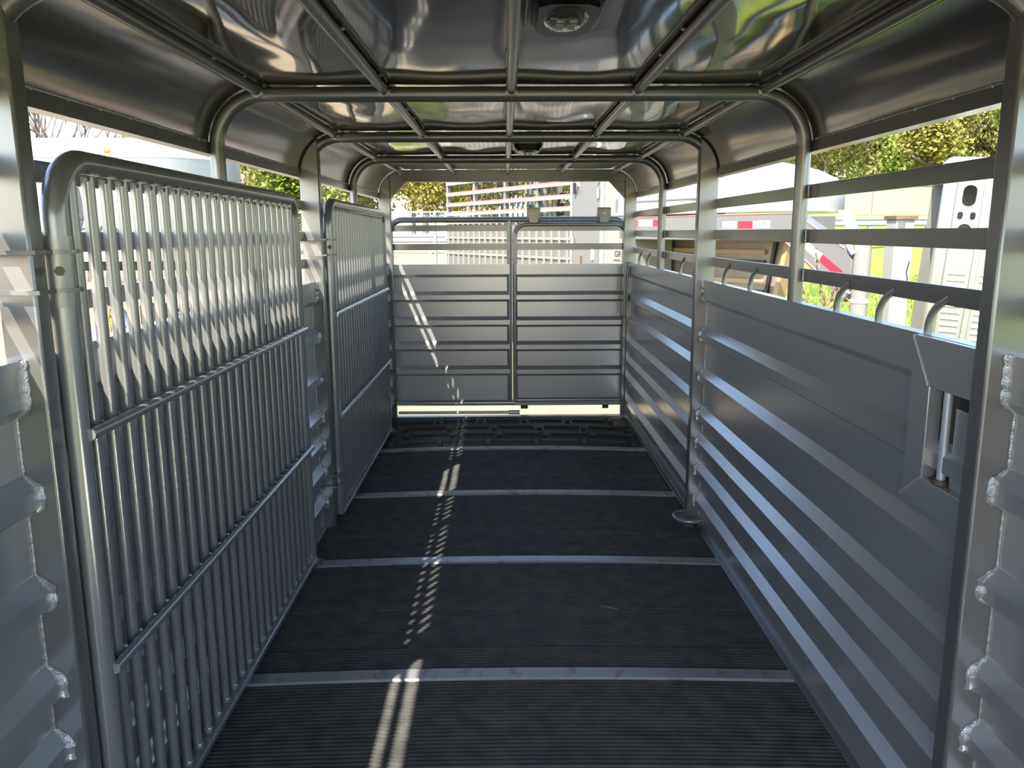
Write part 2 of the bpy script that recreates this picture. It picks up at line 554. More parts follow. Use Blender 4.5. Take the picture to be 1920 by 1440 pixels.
def weld_run(sx, y, parent, ribs=SIDE_RIBS):
    """hand-laid bead where the pressed sheet meets a post: fat over ribs and band, thin on the flats"""
    pts = profile_path(sx, ribs, y, 0.002)
    rs = []
    for i, p in enumerate(pts):
        proud = X_FLAT - 0.002 - abs(p[0])
        fat = 0.0026 + min(1, max(0, proud / 0.028)) * 0.0062
        rs.append(fat * (1 + 0.28 * math.sin(i * 2.2) + random.uniform(-0.1, 0.1)))
    MB().tube(pts, rs, 7).build('weld_bead', M['weld'], parent)

def post_mesh():
    poly = [(X_IN, -0.03), (X_OUT, -0.03), (X_OUT, 1.775)] + arc(0.81, 1.79, 0.196, 4, 57.6, 8)
    return poly

def tie_loop_mesh():
    # bent round bar: up from the panel top, over, and back outwards under the lowest slat
    p = [(0, 0, -0.02), (0, 0, 0.01)]
    for i in range(1, 9):
        a = R(60 * i / 8)
        p.append((0.030 * (1 - math.cos(a)) * 0.6, -0.085 * (1 - math.cos(a)) * 1.0, 0.01 + 0.075 * math.sin(a)))
    p.append((0.014, -0.060, 0.088))
    return MB().tube(p, 0.0095, 10).mesh('tie_bar', M['bar'])
TIE = tie_loop_mesh()

SLATS = [(1.620, 1.665), (1.472, 1.518), (1.342, 1.386)]
def side_wall(sx, name):
    w = MB().box(*sorted((sx * 0.955, sx * 1.012)), HOOPS[0], Y_END, -0.10, 0.012).build(name, M['paint'], bevel=0.003)
    tag(w, kind='structure')
    for k in (0, 2, 4, 6):
        y = HOOPS[k]
        MB().prism([(sx * (min(x, 0.988) if sx < 0 and k == 2 else x), z) for x, z in post_mesh()], y - 0.025, y + 0.025, 'y').build('post', M['paint'], w, bevel=0.006)
    bays = [(0, 2), (2, 4)] + ([(4, 6)] if sx < 0 else [])
    for a, b in bays:
        y0, y1 = HOOPS[a] + 0.025, HOOPS[b] - 0.025
        side_sheet(sx, y0, y1, SIDE_RIBS).build('side_panel', M['panel'], w, 25)
        weld_run(sx, y1 - 0.002, w)
        weld_run(sx, y0 + 0.002, w)
    for a, b in ((0, 2), (2, 4), (4, 6)):
        y0, y1 = HOOPS[a] + 0.024, HOOPS[b] - 0.024
        ym = HOOPS[a + 1]
        for z0, z1 in SLATS:
            for p, q in ((y0, ym - 0.012), (ym + 0.012, y1)):
                MB().box(*sorted((sx * 0.998, sx * 1.010)), p, q, z0, z1).build('slat', M['paint'], w, bevel=0.0015)
    return w
wall_l = side_wall(-1, 'wall_left')
wall_r = side_wall(1, 'wall_right')
for y in (1.66, 1.90, 2.16, 2.44, 3.32, 3.72, 4.32, 4.66, 5.35, 5.75, 6.1):
    put('tie_bar', TIE, wall_r, loc=(0.990, y, Z_PANEL))
# weld dots where slats meet the bows
wd = MB()
for k in (1, 3, 5):
    for z0, z1 in SLATS:
        for s in (-1, 1):
            wd.tube([(0.997, HOOPS[k] + s * 0.022, z0 + 0.003), (0.997, HOOPS[k] + s * 0.022, z1 - 0.003)], 0.003, 6)
tag(wd.build('slat_weld', M['weld'], wall_r), kind='stuff')

# round foot plate of the divider post on the open side
pl = MB()
pl.prism([(0.925 + 0.076 * math.cos(R(a)), 3.96 + 0.076 * math.sin(R(a))) for a in range(0, 360, 15)], 0.045, 0.055, 'z')
pl.build('foot_plate', M['paint'], wall_r)
MB().tube([(0.925 + 0.076 * math.cos(R(a)), 3.96 + 0.076 * math.sin(R(a)), 0.05) for a in range(0, 360, 15)], 0.012, 10, closed=True).build('foot_ring', M['bar'], wall_r)
MB().tube([(0.925, 3.96, 0.0), (0.925, 3.96, 0.05)], 0.03, 14).build('foot_stem', M['paint'], wall_r)

# slam-latch pocket let into the panel beside the first square post
pk = empty('latch_pocket')
pk.parent = wall_r
y0, y1, yl = 1.582, 1.86, 1.775
MB().prism([(yl, 1.165), (y1, 1.272), (y1, 0.885), (yl, 0.95)], 0.938, 0.972, 'x').build('pocket_jamb', M['panel'], pk, bevel=0.002)
MB().prism([(y0, 1.165), (yl, 1.165), (y1, 1.274), (y0, 1.274)], 0.938, 0.975, 'x').build('pocket_head', M['panel'], pk, bevel=0.002)
MB().prism([(y0, 0.865), (y1, 0.885), (yl, 0.95), (y0, 0.95)], 0.938, 0.972, 'x').build('pocket_sill', M['panel'], pk, bevel=0.002)
MB().box(0.962, 0.966, y0, 1.70, 0.95, 1.13).build('pocket_plate', M['panel'], pk)
MB().box(0.976, 0.979, y0, yl, 0.95, 1.165).build('pocket_back', M['dark'], pk)
MB().tube([(0.955, 1.722, 0.945), (0.955, 1.722, 1.165)], 0.010, 12).build('latch_rod', M['zinc'], pk)
MB().tube([(0.955, 1.722, 0.951), (0.955, 1.722, 0.962)], 0.019, 12).build('rod_collar', M['rust'], pk)
for a, b in (((yl, 1.165), (y1, 1.272)), ((yl, 0.95), (y1, 0.885))):
    MB().tube([(0.937, a[0] + (b[0] - a[0]) * t / 8, a[1] + (b[1] - a[1]) * t / 8) for t in range(9)], 0.004, 6).build('pocket_weld', M['weld'], pk)

# side door filling the last bay
dr = side_sheet(1, 4.045, 6.395, [1.0, 0.82, 0.635, 0.475, 0.335, 0.15], z0=0.03).build('door_1', M['panel'], angle=25)
tag(dr, kind='structure')
MB().box(0.944, 0.985, 4.022, 4.050, 0.03, Z_PANEL).build('door_stile', M['paint'], dr, bevel=0.003)
MB().box(0.944, 0.985, 6.372, 6.402, 0.03, Z_PANEL).build('door_stile', M['paint'], dr, bevel=0.003)
MB().box(0.946, 0.985, 4.05, 6.372, 0.030, 0.060).build('door_rail', M['alu'], dr, bevel=0.003)
MB().box(0.905, 0.943, 6.30, 6.345, 0.86, 1.24).build('door_latch', M['paint'], dr, bevel=0.004)
MB().tube([(0.912, 6.27, 0.84), (0.912, 6.27, 1.26)], 0.012, 10).build('latch_rod', M['bar'], dr)

# ------------------------------------------------------------------ far end frame
wf = MB()
top = arc(0.81, 1.79, 0.196, 57.6, 90, 6)
hd = [(-0.915, 1.895), (0.915, 1.895)] + top + [(-x, z) for x, z in reversed(top)]
wf.prism(hd, Y_END - 0.026, Y_END + 0.026, 'y')
wall_f = wf.build('wall_front', M['paint'])
tag(wall_f, kind='structure')
for s in (-1, 1):
    MB().prism([(s * 0.915, 1.895), (s * 0.79, 1.895), (s * 0.915, 1.765)], Y_END - 0.021, Y_END + 0.0, 'y').build('gusset', M['paint'], wall_f, bevel=0.002)

FRONT_RIBS = [0.995, 0.79, 0.59, 0.385]
def end_sheet(x0, x1, y):
    pr = rib_profile(FRONT_RIBS, 1.257, 1.165, 0.026, 0.026, 0.10)
    poly = [(y - p, z) for z, p in pr] + [(y + 0.012, 1.257), (y + 0.012, 1.24)] + [(y - p + 0.004, z) for z, p in reversed(pr[:-1])]
    return MB().prism(poly, x0, x1, 'x')
YG = 6.515
gate = tag(empty('front_gate', (0, YG, 0.09)), 'wide grey steel end gate closing the far end, fixed half with ribbed sheet', 'gate')
def local(path, dy=0.0):
    return [(x, dy, z - 0.09) for x, z in path]
fr = [(-0.942, 0.10)] + [(-0.942, 1.50)] + arc(-0.842, 1.508, 0.10, 180, 90, 8) + [(-0.3, 1.608), (0.3, 1.608)] + arc(0.842, 1.508, 0.10, 90, 0, 8) + [(0.942, 0.10)]
MB().tube(local(fr), 0.0245, 14).build('gate_frame', M['bar'], gate)
MB().tube(local([(-0.942, 0.115), (0.942, 0.115)]), 0.0245, 12).build('bottom_tube', M['bar'], gate)
MB().tube(local([(0.012, 0.10), (0.012, 1.60)]), 0.022, 14).build('centre_post', M['bar'], gate)
o = end_sheet(-0.942, 0.012, 0.0)
o.v = [(x, y, z - 0.09) for x, y, z in o.v]
o.build('gate_panel', M['panel'], gate, 25)
for z0, z1 in ((1.518, 1.567), (1.370, 1.419)):
    MB().box(-0.942, 0.0, -0.012, 0.012, z0 - 0.09, z1 - 0.09).build('slat', M['paint'], gate, bevel=0.002)
MB().box(0.10, 0.16, -0.014, 0.014, -0.025, 0.02).build('floor_stop', M['dark'], gate)
MB().box(0.78, 0.83, -0.014, 0.014, -0.025, 0.02).build('floor_stop', M['dark'], gate)
slide = tag(empty('sliding_gate', (0, YG - 0.038, 0.09)), 'grey sliding half gate hung by two brackets from the end gate top tube', 'gate')
sf = [(0.055, 0.13)] + [(0.055, 1.47)] + arc(0.145, 1.478, 0.09, 180, 90, 8) + [(0.5, 1.568)] + arc(0.850, 1.478, 0.09, 90, 0, 8) + [(0.940, 0.13)]
MB().tube(local(sf), 0.019, 12).build('gate_frame', M['bar'], slide)
MB().tube(local([(0.055, 0.145), (0.940, 0.145)]), 0.017, 12).build('bottom_tube', M['bar'], slide)
o = end_sheet(0.050, 0.940, 0.012)
o.v = [(x, y, z - 0.09) for x, y, z in o.v]
o.build('gate_panel', M['panel'], slide, 25)
for z0, z1 in ((1.518, 1.567), (1.370, 1.419)):
    MB().box(0.055, 0.940, -0.010, 0.010, z0 - 0.09, z1 - 0.09).build('slat', M['paint'], slide, bevel=0.002)
for x in (0.205, 0.765):
    b = MB().prism([(x - 0.055, 1.615), (x + 0.055, 1.615), (x + 0.052, 1.70), (x - 0.052, 1.70)], 0.00, 0.078, 'y')
    b.prism([(x - 0.032, 1.575), (x + 0.032, 1.575), (x + 0.055, 1.69), (x - 0.055, 1.69)], -0.010, 0.0, 'y')
    b.v = [(p, q, z - 0.09) for p, q, z in b.v]
    br = b.build('hanger_bracket', M['paint'], slide, bevel=0.003)
    MB().tube([(x, -0.018, 1.655 - 0.09), (x, -0.008, 1.655 - 0.09)], 0.010, 6).build('bolt', M['zinc'], br)
for x, z in ((0.805, 0.905), (0.775, 0.915)):
    MB().tube([(x, -0.002, z - 0.02), (x, 0.014, z - 0.02)], 0.011 if x > 0.79 else 0.006, 8).build('bolt', M['zinc'], slide)
rod = tag(empty('latch_rod', (0, 6.385, 0.062)), 'pale zinc latch rod lying on the sill under the end gate', 'rod')
MB().tube([(-0.90, 0, 0), (0.02, 0, 0)], 0.013, 12).build('rod', M['zinc'], rod)
MB().tube([(0.0, 0, 0), (0.09, 0, 0)], 0.018, 12).build('sleeve', M['zinc'], rod)

# ------------------------------------------------------------------ barred divider gates folded against the slatted side
def divider_gate(y, x, label):
    L = 1.805
    t = tag(empty('divider_gate', (x, y, 0.04)), label, 'gate', 'barred divider gates')
    z = lambda v: v - 0.04
    top = 1.660
    # local X is across, local Y along the trailer; the hinge tube stands at Y=0
    r1, r2 = 0.115, 0.075
    path = [(0, 0, z(0.05)), (0, 0, z(0.6)), (0, 0, z(top - r1))]
    path += [(0, r1 - r1 * math.cos(R(a)), z(top - r1 + r1 * math.sin(R(a)))) for a in range(10, 91, 10)]
    path += [(0, L * 0.4, z(top - 0.005)), (0, L - r2, z(top - 0.013))]
    path += [(0, L - r2 + r2 * math.sin(R(a)), z(top - 0.013 - r2 + r2 * math.cos(R(a)))) for a in range(10, 91, 10)]
    path += [(0, L, z(0.8)), (0, L, z(0.06))]
    MB().tube(path, 0.0242, 18).build('gate_frame', M['bar'], t)
    # bars, welded between the top tube and the bottom angle
    nb = 23
    bar = MB().tube([(0, 0, 0), (0, 0, top - 0.028 - 0.07)], 0.0135, 12, caps=False).mesh('bar', M['bar'])
    wb = MB()
    for i in range(nb):
        yy = 0.066 + (L - 0.132) * i / (nb - 1)
        put('bar', bar, t, loc=(0.0, yy, z(0.07)))
        wb.blob((0.008, yy - 0.006, z(0.085)), 0.010, 1, 1, 0.6, 7, 4)
        for zz in (1.106, 0.58):
            wb.blob((0.012, yy + 0.011, z(zz + 0.010)), 0.006, 1.2, 1, 0.8, 6, 4)
        wb.blob((0.004, yy - 0.010, z(top - 0.030 - 0.022 * yy / L)), 0.008, 1, 1, 0.9, 6, 4)
    tag(wb.build('weld_dots', M['bar'], t), kind='stuff')
    for zz in (1.106, 0.58):
        MB().tube([(0.026, -0.004, z(zz)), (0.026, L + 0.012, z(zz))], 0.0125, 12).build('cross_bar', M['bar'], t)
    MB().box(-0.014, 0.030, 0.0, L, z(0.052), z(0.074)).build('bottom_rail', M['bar'], t, bevel=0.004)
    MB().prism([(0.004 + 0.05 * math.cos(R(a)), L + 0.008 + 0.038 * math.sin(R(a))) for a in range(0, 360, 20)], z(0.036), z(0.050), 'z').build('foot_plate', M['paint'], t)
    # hinge collars: two plates and a sleeve with a bolt
    for za, zb in ((1.405, 1.480), (0.225, 0.285)):
        MB().tube([(0, 0, z(za - 0.035)), (0, 0, z(zb + 0.03))], 0.0275, 18).build('hinge_sleeve', M['bar'], t)
        for zc in (za, zb):
            poly = [(0.040 * math.cos(R(a)), 0.040 * math.sin(R(a))) for a in range(-75, 91, 15)]
            poly += [(-0.03, 0.04), (-0.078, -0.07), (-0.078, -0.100), (0.012, -0.100)]
            MB().prism(poly, z(zc - 0.004), z(zc + 0.004), 'z').build('hinge_plate', M['paint'], t)
        d = Vector((0.45, -0.89, 0))
        c = Vector((0, 0, z((za + zb) / 2)))
        MB().tube([c + d * 0.024, c + d * 0.034], 0.010, 6).build('bolt', M['rust'], t)
    return t
divider_gate(1.612, -0.908, 'tall grey barred gate hung on the first square post beside white nose trailer')
divider_gate(4.052, -0.905, 'grey barred gate hung on the second square post, next to the end gate')

# ------------------------------------------------------------------ the ground outside
def ss(t):
    t = max(0.0, min(1.0, t))
    return t * t * (3 - 2 * t)
def ground_z(x, y):
    return -0.55 + 1.85 * ss((y - 9) / 34) + 1.0 * ss((x - 4) / 14) * ss((y - 8) / 30) + 5.0 * ss((y - 54) / 45) * ss((x - 2) / 10) + 0.03 * noise.noise((x * 0.4, y * 0.4, 0))
xs = [-90, -60, -40, -30, -22, -16] + [-12 + i * 1.0 for i in range(36)] + [28, 34, 42, 60, 90]
yg = [-60, -30, -16, -10] + [-6 + i * 1.0 for i in range(56)] + [54, 62, 75, 100, 140]
mb = MB()
mb.add([(x, y, ground_z(x, y)) for y in yg for x in xs],
       [(j * len(xs) + i, j * len(xs) + i + 1, (j + 1) * len(xs) + i + 1, (j + 1) * len(xs) + i) for j in range(len(yg) - 1) for i in range(len(xs) - 1)])
tag(mb.build('ground', M['ground'], angle=80), kind='structure')

random.seed(21)
gb = MB()
for i in range(26000):
    x = random.uniform(2.6, 13)
    y = random.uniform(3.0, 22)
    z = ground_z(x, y)
    h = random.uniform(0.05, 0.13)
    a = random.uniform(0, math.pi)
    w = 0.008 + 0.0007 * y
    dx, dy = math.cos(a) * w, math.sin(a) * w
    lx, ly = random.uniform(-0.05, 0.05), random.uniform(-0.05, 0.05)
    gb.add([(x - dx, y - dy, z - 0.01), (x + dx, y + dy, z - 0.01), (x + lx, y + ly, z + h)], [(0, 1, 2)])
me = bpy.data.meshes.new('grass')
me.from_pydata(gb.v, [], gb.f)
me.materials.append(M['grass'])
tag(put('grass', me), 'sunlit yellow-green grass growing beside the silver gooseneck trailer', 'grass', kind='stuff')

# ------------------------------------------------------------------ trees
def crown_mesh(name, material, seed, n, rx, rz, leaf):
    rnd = random.Random(seed)
    v, f = [], []
    lobes = [(Vector((rnd.uniform(-0.55, 0.55) * rx, rnd.uniform(-0.55, 0.55) * rx, rnd.uniform(-0.65, 0.7) * rz)), rnd.uniform(0.32, 0.52)) for _ in range(24)]
    for i in range(n):
        c, s = rnd.choice(lobes)
        d = Vector((rnd.gauss(0, 1), rnd.gauss(0, 1), rnd.gauss(0, 1))).normalized() * (rnd.random() ** 0.4)
        p = c + Vector((d.x * rx * s, d.y * rx * s, d.z * rz * s))
        u = Vector((rnd.gauss(0, 1), rnd.gauss(0, 1), rnd.gauss(0, 1))).normalized()
        w = u.orthogonal().normalized()
        l = leaf * rnd.uniform(0.6, 1.3)
        k = len(v)
        v += [tuple(p - u * l), tuple(p + w * l * 0.55), tuple(p + u * l), tuple(p - w * l * 0.55)]
        f.append((k, k + 1, k + 2, k + 3))
    me = bpy.data.meshes.new(name)
    me.from_pydata(v, [], f)
    me.materials.append(material)
    return me
def trunk_mesh(seed, h, r, spread):
    rnd = random.Random(seed)
    m = MB()
    m.tube([(0, 0, -0.3), (0.03 * h * rnd.uniform(-1, 1), 0, h * 0.5), (0.05 * h * rnd.uniform(-1, 1), 0.02 * h, h)], [r, r * 0.75, r * 0.3], 7)
    for i in range(6):
        z = h * rnd.uniform(0.35, 0.8)
        a = rnd.uniform(0, 6.28)
        e = Vector((math.cos(a) * spread, math.sin(a) * spread, h * rnd.uniform(0.15, 0.35)))
        m.tube([(0, 0, z), (e.x * 0.5, e.y * 0.5, z + e.z * 0.4), (e.x, e.y, z + e.z)], [r * 0.4, r * 0.28, r * 0.1], 5)
    return m.mesh('trunk', M['bark'])
CROWN = {k: crown_mesh('crown', M[k], s, 15000, 2.3, 3.2, 0.115) for k, s in (('leaf_g', 1), ('leaf_y', 2), ('leaf_o', 3))}
TRUNK = [trunk_mesh(s, 5.2, 0.17, 1.6) for s in (5, 6)]
def tree(x, y, s, kind, label, group, rz=0.0, sz=1.0):
    t = tag(empty('tree', (x, y, ground_z(x, y))), label, 'tree', group)
    c = put('crown', CROWN[kind], t, loc=(0, 0, 3.7 * s * sz))
    c.scale = (s, s, s * sz)
    c.rotation_euler.z = rz
    k = put('trunk', TRUNK[int(abs(x)) % 2], t)
    k.scale = (s, s, s * sz)
    return t
random.seed(3)
RG = {'leaf_g': 'fresh green leafy tree in the wooded slope above the pale concrete wall', 'leaf_o': 'olive brown leafing tree in the wooded slope above the pale concrete wall', 'leaf_y': 'yellow leafing tree in the wooded slope above the pale concrete wall'}
for row, y in enumerate((44, 51.5, 59, 66.5)):
    for c in range(6):
        x = 11.5 + c * 5.6 + row * 2.4
        sc_ = random.uniform(0.98, 1.12) * (1.0, 1.0, 1.1, 1.1)[row]
        kd = ('leaf_g', 'leaf_o', 'leaf_y', 'leaf_g', 'leaf_o')[(c + row) % 5]
        tree(x, y, sc_, kd, RG[kd], 'trees on the wooded slope', random.uniform(0, 6), 1.15)
FG = {'leaf_y': 'yellow leafing tree standing beyond the wire fence and silver stock trailer', 'leaf_o': 'olive brown tree standing beyond the wire fence and silver stock trailer'}
for row, y in enumerate((43, 50.5, 58)):
    for c in range(4):
        x = -16.8 + c * 6.3 + row * 2.0
        kd = ('leaf_y', 'leaf_o', 'leaf_y')[(c + row) % 3]
        tree(x, y, random.uniform(1.0, 1.06), kd, FG[kd], 'trees beyond the fence', random.uniform(0, 6), 1.15)
LG = {'leaf_g': 'bright green tree behind the folded divider gates and white nose trailer', 'leaf_o': 'olive tree behind the folded divider gates, duller than its neighbours'}
for i, (x, y, s) in enumerate(((-10.4, 27, 0.75), (-6.9, 26.5, 0.78), (-6.7, 36, 0.9), (-13.5, 33, 0.85))):
    kd = 'leaf_g' if i < 2 else ('leaf_o', 'leaf_g')[i % 2]
    tree(x, y, s, kd, LG[kd], 'trees behind the gates', i)

def bare_tree():
    x, y = -11.2, 19.0
    t = tag(empty('bare_tree', (x, y, ground_z(x, y))), 'leafless tree with thin grey branches rising behind the white nose trailer', 'tree')
    rnd = random.Random(11)
    m = MB()
    def grow(p, d, r, lvl):
        q = p
        pts, rs = [p], [r]
        for s in range(3):
            d = (d + Vector((rnd.uniform(-0.22, 0.22), rnd.uniform(-0.22, 0.22), rnd.uniform(-0.05, 0.15)))).normalized()
            q = q + d * (0.95 * 0.80 ** lvl)
            pts.append(q)
            rs.append(r * (1 - 0.2 * (s + 1)))
        m.tube(pts, rs, 5)
        if lvl < 5:
            for k in range(4 if lvl < 3 else 2):
                a = rnd.uniform(0, 6.28)
                nd = (d + Vector((math.cos(a), math.sin(a), rnd.uniform(-0.2, 0.5))) * 0.75).normalized()
                grow(pts[rnd.choice((1, 2, 3))], nd, r * 0.55, lvl + 1)
    grow(Vector((0, 0, -0.2)), Vector((0.05, 0, 1)), 0.14, 0)
    grow(Vector((1.1, 0.5, -0.2)), Vector((0.1, 0, 1)), 0.11, 0)
    m.build('branches', M['bark'], t)
bare_tree()
t = tag(empty('bush', (-1.75, 16.6, ground_z(-1.75, 16.6))), 'low bright green bush growing at the foot of the wire fence', 'bush')
c = put('foliage', CROWN['leaf_g'], t, loc=(0, 0, 0.45))
c.scale = (0.26, 0.22, 0.17)

# ------------------------------------------------------------------ wire fence, guard rails, wall
FY = 18.5
fz = ground_z(-3, FY)
fence = tag(empty('wire_fence', (-3, FY, fz)), 'chain link fence with slim grey posts in front of yellow trees', 'fence')
for x in (-3.6, -0.9 - 2.1 + 0.95 + 0.02, 1.4):
    MB().tube([(x, 0, -0.2), (x, 0, 2.2)], 0.03, 8).build('fence_post', M['galv'], fence)
MB().tube([(-4.5, 0, 2.15), (2.2, 0, 2.15)], 0.02, 8).build('top_rail', M['galv'], fence)
wm = MB()
n = 90
for i in range(-26, n):
    for s in (1, -1):
        x0 = -4.5 + i * 0.075
        a, b = (x0, 0.05), (x0 + 2.0, 2.1)
        if s < 0:
            a, b = (x0, 2.1), (x0 + 2.0, 0.05)
        # clip to the run
        lo, hi = -4.5, 2.2
        t0, t1 = max(0, (lo - a[0]) / 2.0), min(1, (hi - a[0]) / 2.0)
        if t1 - t0 < 0.05:
            continue
        P = lambda t: (a[0] + 2.0 * t, 0.004 * s, a[1] + (b[1] - a[1]) * t)
        wm.tube([P(t0), P(t1)], 0.0028, 3, caps=False)
tag(wm.build('wire_mesh', M['wire'], fence), kind='stuff')

def guard_rail(x0, x1, y, h, label):
    z = ground_z((x0 + x1) / 2, y)
    t = tag(empty('guard_rail', (x0, y, z)), label, 'guard rail')
    prof = [(-0.02, 0), (-0.06, 0.05), (-0.06, 0.09), (-0.02, 0.14), (-0.02, 0.17), (-0.06, 0.22), (-0.06, 0.26), (-0.02, 0.31), (-0.01, 0.31), (-0.05, 0.25), (-0.05, 0.22), (-0.01, 0.17), (-0.01, 0.14), (-0.05, 0.09), (-0.05, 0.05), (-0.01, 0)]
    MB().prism([(p, q + h) for p, q in prof], 0, x1 - x0, 'x').build('rail_beam', M['galv'], t)
    k = 0.5
    while k < x1 - x0:
        MB().box(k - 0.06, k + 0.06, -0.01, 0.09, -0.2, h + 0.33).build('rail_post', M['galv'], t)
        k += 1.9
guard_rail(-9, 3, 30, 0.42, 'pale steel guard rail behind the chain link fence')
guard_rail(9.5, 19.5, 26.5, 0.65, 'pale steel guard rail on the grass below the concrete wall')
cw = tag(empty('roadside_barrier', (10, 40, ground_z(20, 40))), 'long pale tan concrete wall below the wooded slope', 'wall', kind='thing')
for i in range(6):
    MB().box(i * 4.0, i * 4.0 + 3.97, 0, 0.3, -0.3, 1.35).build('wall_panel', M['concrete'], cw)
MB().box(0, 24, -0.05, 0.35, 1.35, 1.45).build('wall_cap', M['concrete'], cw)

# ------------------------------------------------------------------ white nose trailer beside the gates
def white_trailer():
    t = tag(empty('nose_trailer', (-3.9, 7.0, -0.55)), 'white gooseneck trailer nose with aluminium corner, amber lamps and charcoal script', 'trailer')
    zo = 0.55
    def plan(g=0.0):
        p = [(-1.6 - g, 2.6), (-1.6 - g, -g)]
        p += [(0.85 + (0.55 + g) * math.sin(R(a)), 0.75 - (0.75 + g) * math.cos(R(a))) for a in range(0, 91, 9)]
        p += [(0.62 + g, 2.6)]
        return p
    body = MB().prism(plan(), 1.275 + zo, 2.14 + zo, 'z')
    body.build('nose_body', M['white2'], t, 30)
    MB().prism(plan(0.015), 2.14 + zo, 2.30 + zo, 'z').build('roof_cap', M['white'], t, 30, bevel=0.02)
    # aluminium wrap on the rounded corner
    cv = lambda q, a: (0.85 + (0.55 + q) * math.sin(R(a)), 0.75 - (0.75 + q) * math.cos(R(a)))
    wr = [cv(0.004, a) for a in range(0, 91, 6)] + [(1.05, 1.6), (1.045, 1.6)] + [cv(-0.003, a) for a in range(90, -1, -6)]
    MB().prism(wr, 1.28 + zo, 2.13 + zo, 'z').build('corner_wrap', M['alu'], t, 30)
    for x in (-0.135, 0.545):
        MB().blob((x, -0.005, 2.195 + zo), 0.052, 1.0, 0.3, 0.58, 12, 7).build('clearance_lamp', M['amber'], t)
    rv = MB()
    for i in range(20):
        rv.blob((-1.5 + i * 0.115, 0.0, 2.105 + zo), 0.009, 1, 0.6, 1, 6, 4)
    tag(rv.build('rivets', M['alu'], t), kind='stuff')
    # decals
    for ch, x in (('n', 0.02), ('h', 0.18), ('t', 0.35), ('o', 0.425), ('a', 0.565)):
        o = put('script_lettering', text_mesh('script_lettering', ch, 0.24, M['ink'], 0.4), t)
        o.location = (x, -0.004, 1.455 + zo)
        o.rotation_euler = (R(90), 0, 0)
    lg = MB()
    lg.tube([(0.235, 0, 1.95 + zo), (0.27, 0, 1.70 + zo), (0.29, 0, 1.665 + zo), (0.27, 0, 1.645 + zo), (0.21, 0, 1.645 + zo), (0.17, 0, 1.67 + zo)], 0.028, 8)
    lg.v = [(x, -0.003 + y * 0.1, z) for x, y, z in lg.v]
    lg.build('logo', M['ink'], t)
    # gooseneck below the nose
    MB().box(-1.3, 1.2, 0.35, 2.6, 1.18 + zo, 1.275 + zo).build('nose_frame', M['dark'], t)
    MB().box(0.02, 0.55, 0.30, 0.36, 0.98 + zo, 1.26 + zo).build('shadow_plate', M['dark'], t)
    MB().prism([(0.12, 1.26), (0.12, 1.05), (0.16, 0.96), (0.34, 0.92), (0.34, 1.26)], 0.10, 0.14, 'y').build('neck_plate', M['galv'], t)
    t.children[-1].location.z = zo
    MB().tube([(0.34, 0.3, 1.2 + zo), (0.34, 0.2, 0.95 + zo), (0.62, 0.15, 0.55 + zo), (0.72, 0.15, 0.35 + zo)], 0.045, 10).build('neck_brace', M['galv'], t)
    MB().box(0.60, 0.80, 0.2, 0.42, 0.45 + zo, 0.88 + zo).build('coupler_box', M['dark'], t)
    MB().box(0.66, 0.76, 0.26, 0.36, 0.0, 0.45 + zo).build('jack_leg', M['dark'], t)
    MB().box(0.19, 0.31, 0.09, 0.098, 0.98 + zo, 1.09 + zo).build('warning_sticker', M['wtape'], t)
    MB().box(0.19, 0.31, 0.086, 0.092, 1.065 + zo, 1.09 + zo).build('sticker_band', M['tan'], t)
    for z, n in ((1.0, 0), (0.62, 1)):
        MB().tube([(0.5, 1.2, (0.74 - 0.06 * n) + zo), (2.0, 1.3, (0.76 - 0.06 * n) + zo)], 0.02, 8).build('air_line', M['dark'], t)
white_trailer()

def link_mesh(material, s=1.0):
    pts = []
    for i in range(12):
        a = 2 * math.pi * i / 12
        pts.append((0.016 * s * math.cos(a), 0, 0.020 * s * math.sin(a) + (0.012 * s if math.sin(a) > 0 else -0.012 * s)))
    return MB().tube(pts, 0.0058 * s, 6, closed=True).mesh('link', material)
def chain(path, me, pitch, label, group, name='safety_chain'):
    path = [Vector(p) for p in path]
    t = tag(empty(name, path[0]), label, 'chain', group)
    i, d, p = 0, 0.0, path[0].copy()
    k = 0
    seg = [(a, b) for a, b in zip(path, path[1:])]
    for a, b in seg:
        L = (b - a).length
        n = max(1, round(L / pitch))
        for j in range(n):
            c = a + (b - a) * ((j + 0.5) / n)
            o = put('link', me, t, loc=c - path[0])
            q = (b - a).normalized().to_track_quat('Z', 'X')
            o.rotation_mode = 'QUATERNION'
            o.rotation_quaternion = q @ Matrix.Rotation(R(90 * (k % 2) + 30), 4, 'Z').to_quaternion()
            k += 1
    return t
GL = link_mesh(M['gold'], 1.15)
chain([(-3.48, 7.02, 1.06), (-3.47, 7.0, 0.75), (-3.44, 7.0, 0.35)], GL, 0.052, 'gold safety chain hanging from the white nose trailer beside the warning sticker', 'gold chains')
chain([(-3.06, 7.04, 1.1), (-3.03, 7.02, 0.75), (-2.99, 7.0, 0.4)], GL, 0.052, 'gold safety chain hanging beside the black coupler box', 'gold chains')
yb = tag(empty('yellow_bar', (-2.03, 3.0, -0.55)), 'yellow painted steel bar standing close outside beside the first square post', 'bar')
MB().box(-0.035, 0.035, -0.03, 0.03, 0, 1.92).build('upright', M['yellow'], yb, bevel=0.004)
MB().box(-0.12, 0.12, -0.12, 0.12, 0, 0.03).build('base_plate', M['yellow'], yb)
MB().box(-0.30, -0.035, -0.02, 0.02, 1.72, 1.76).build('cross_arm', M['dark'], yb)

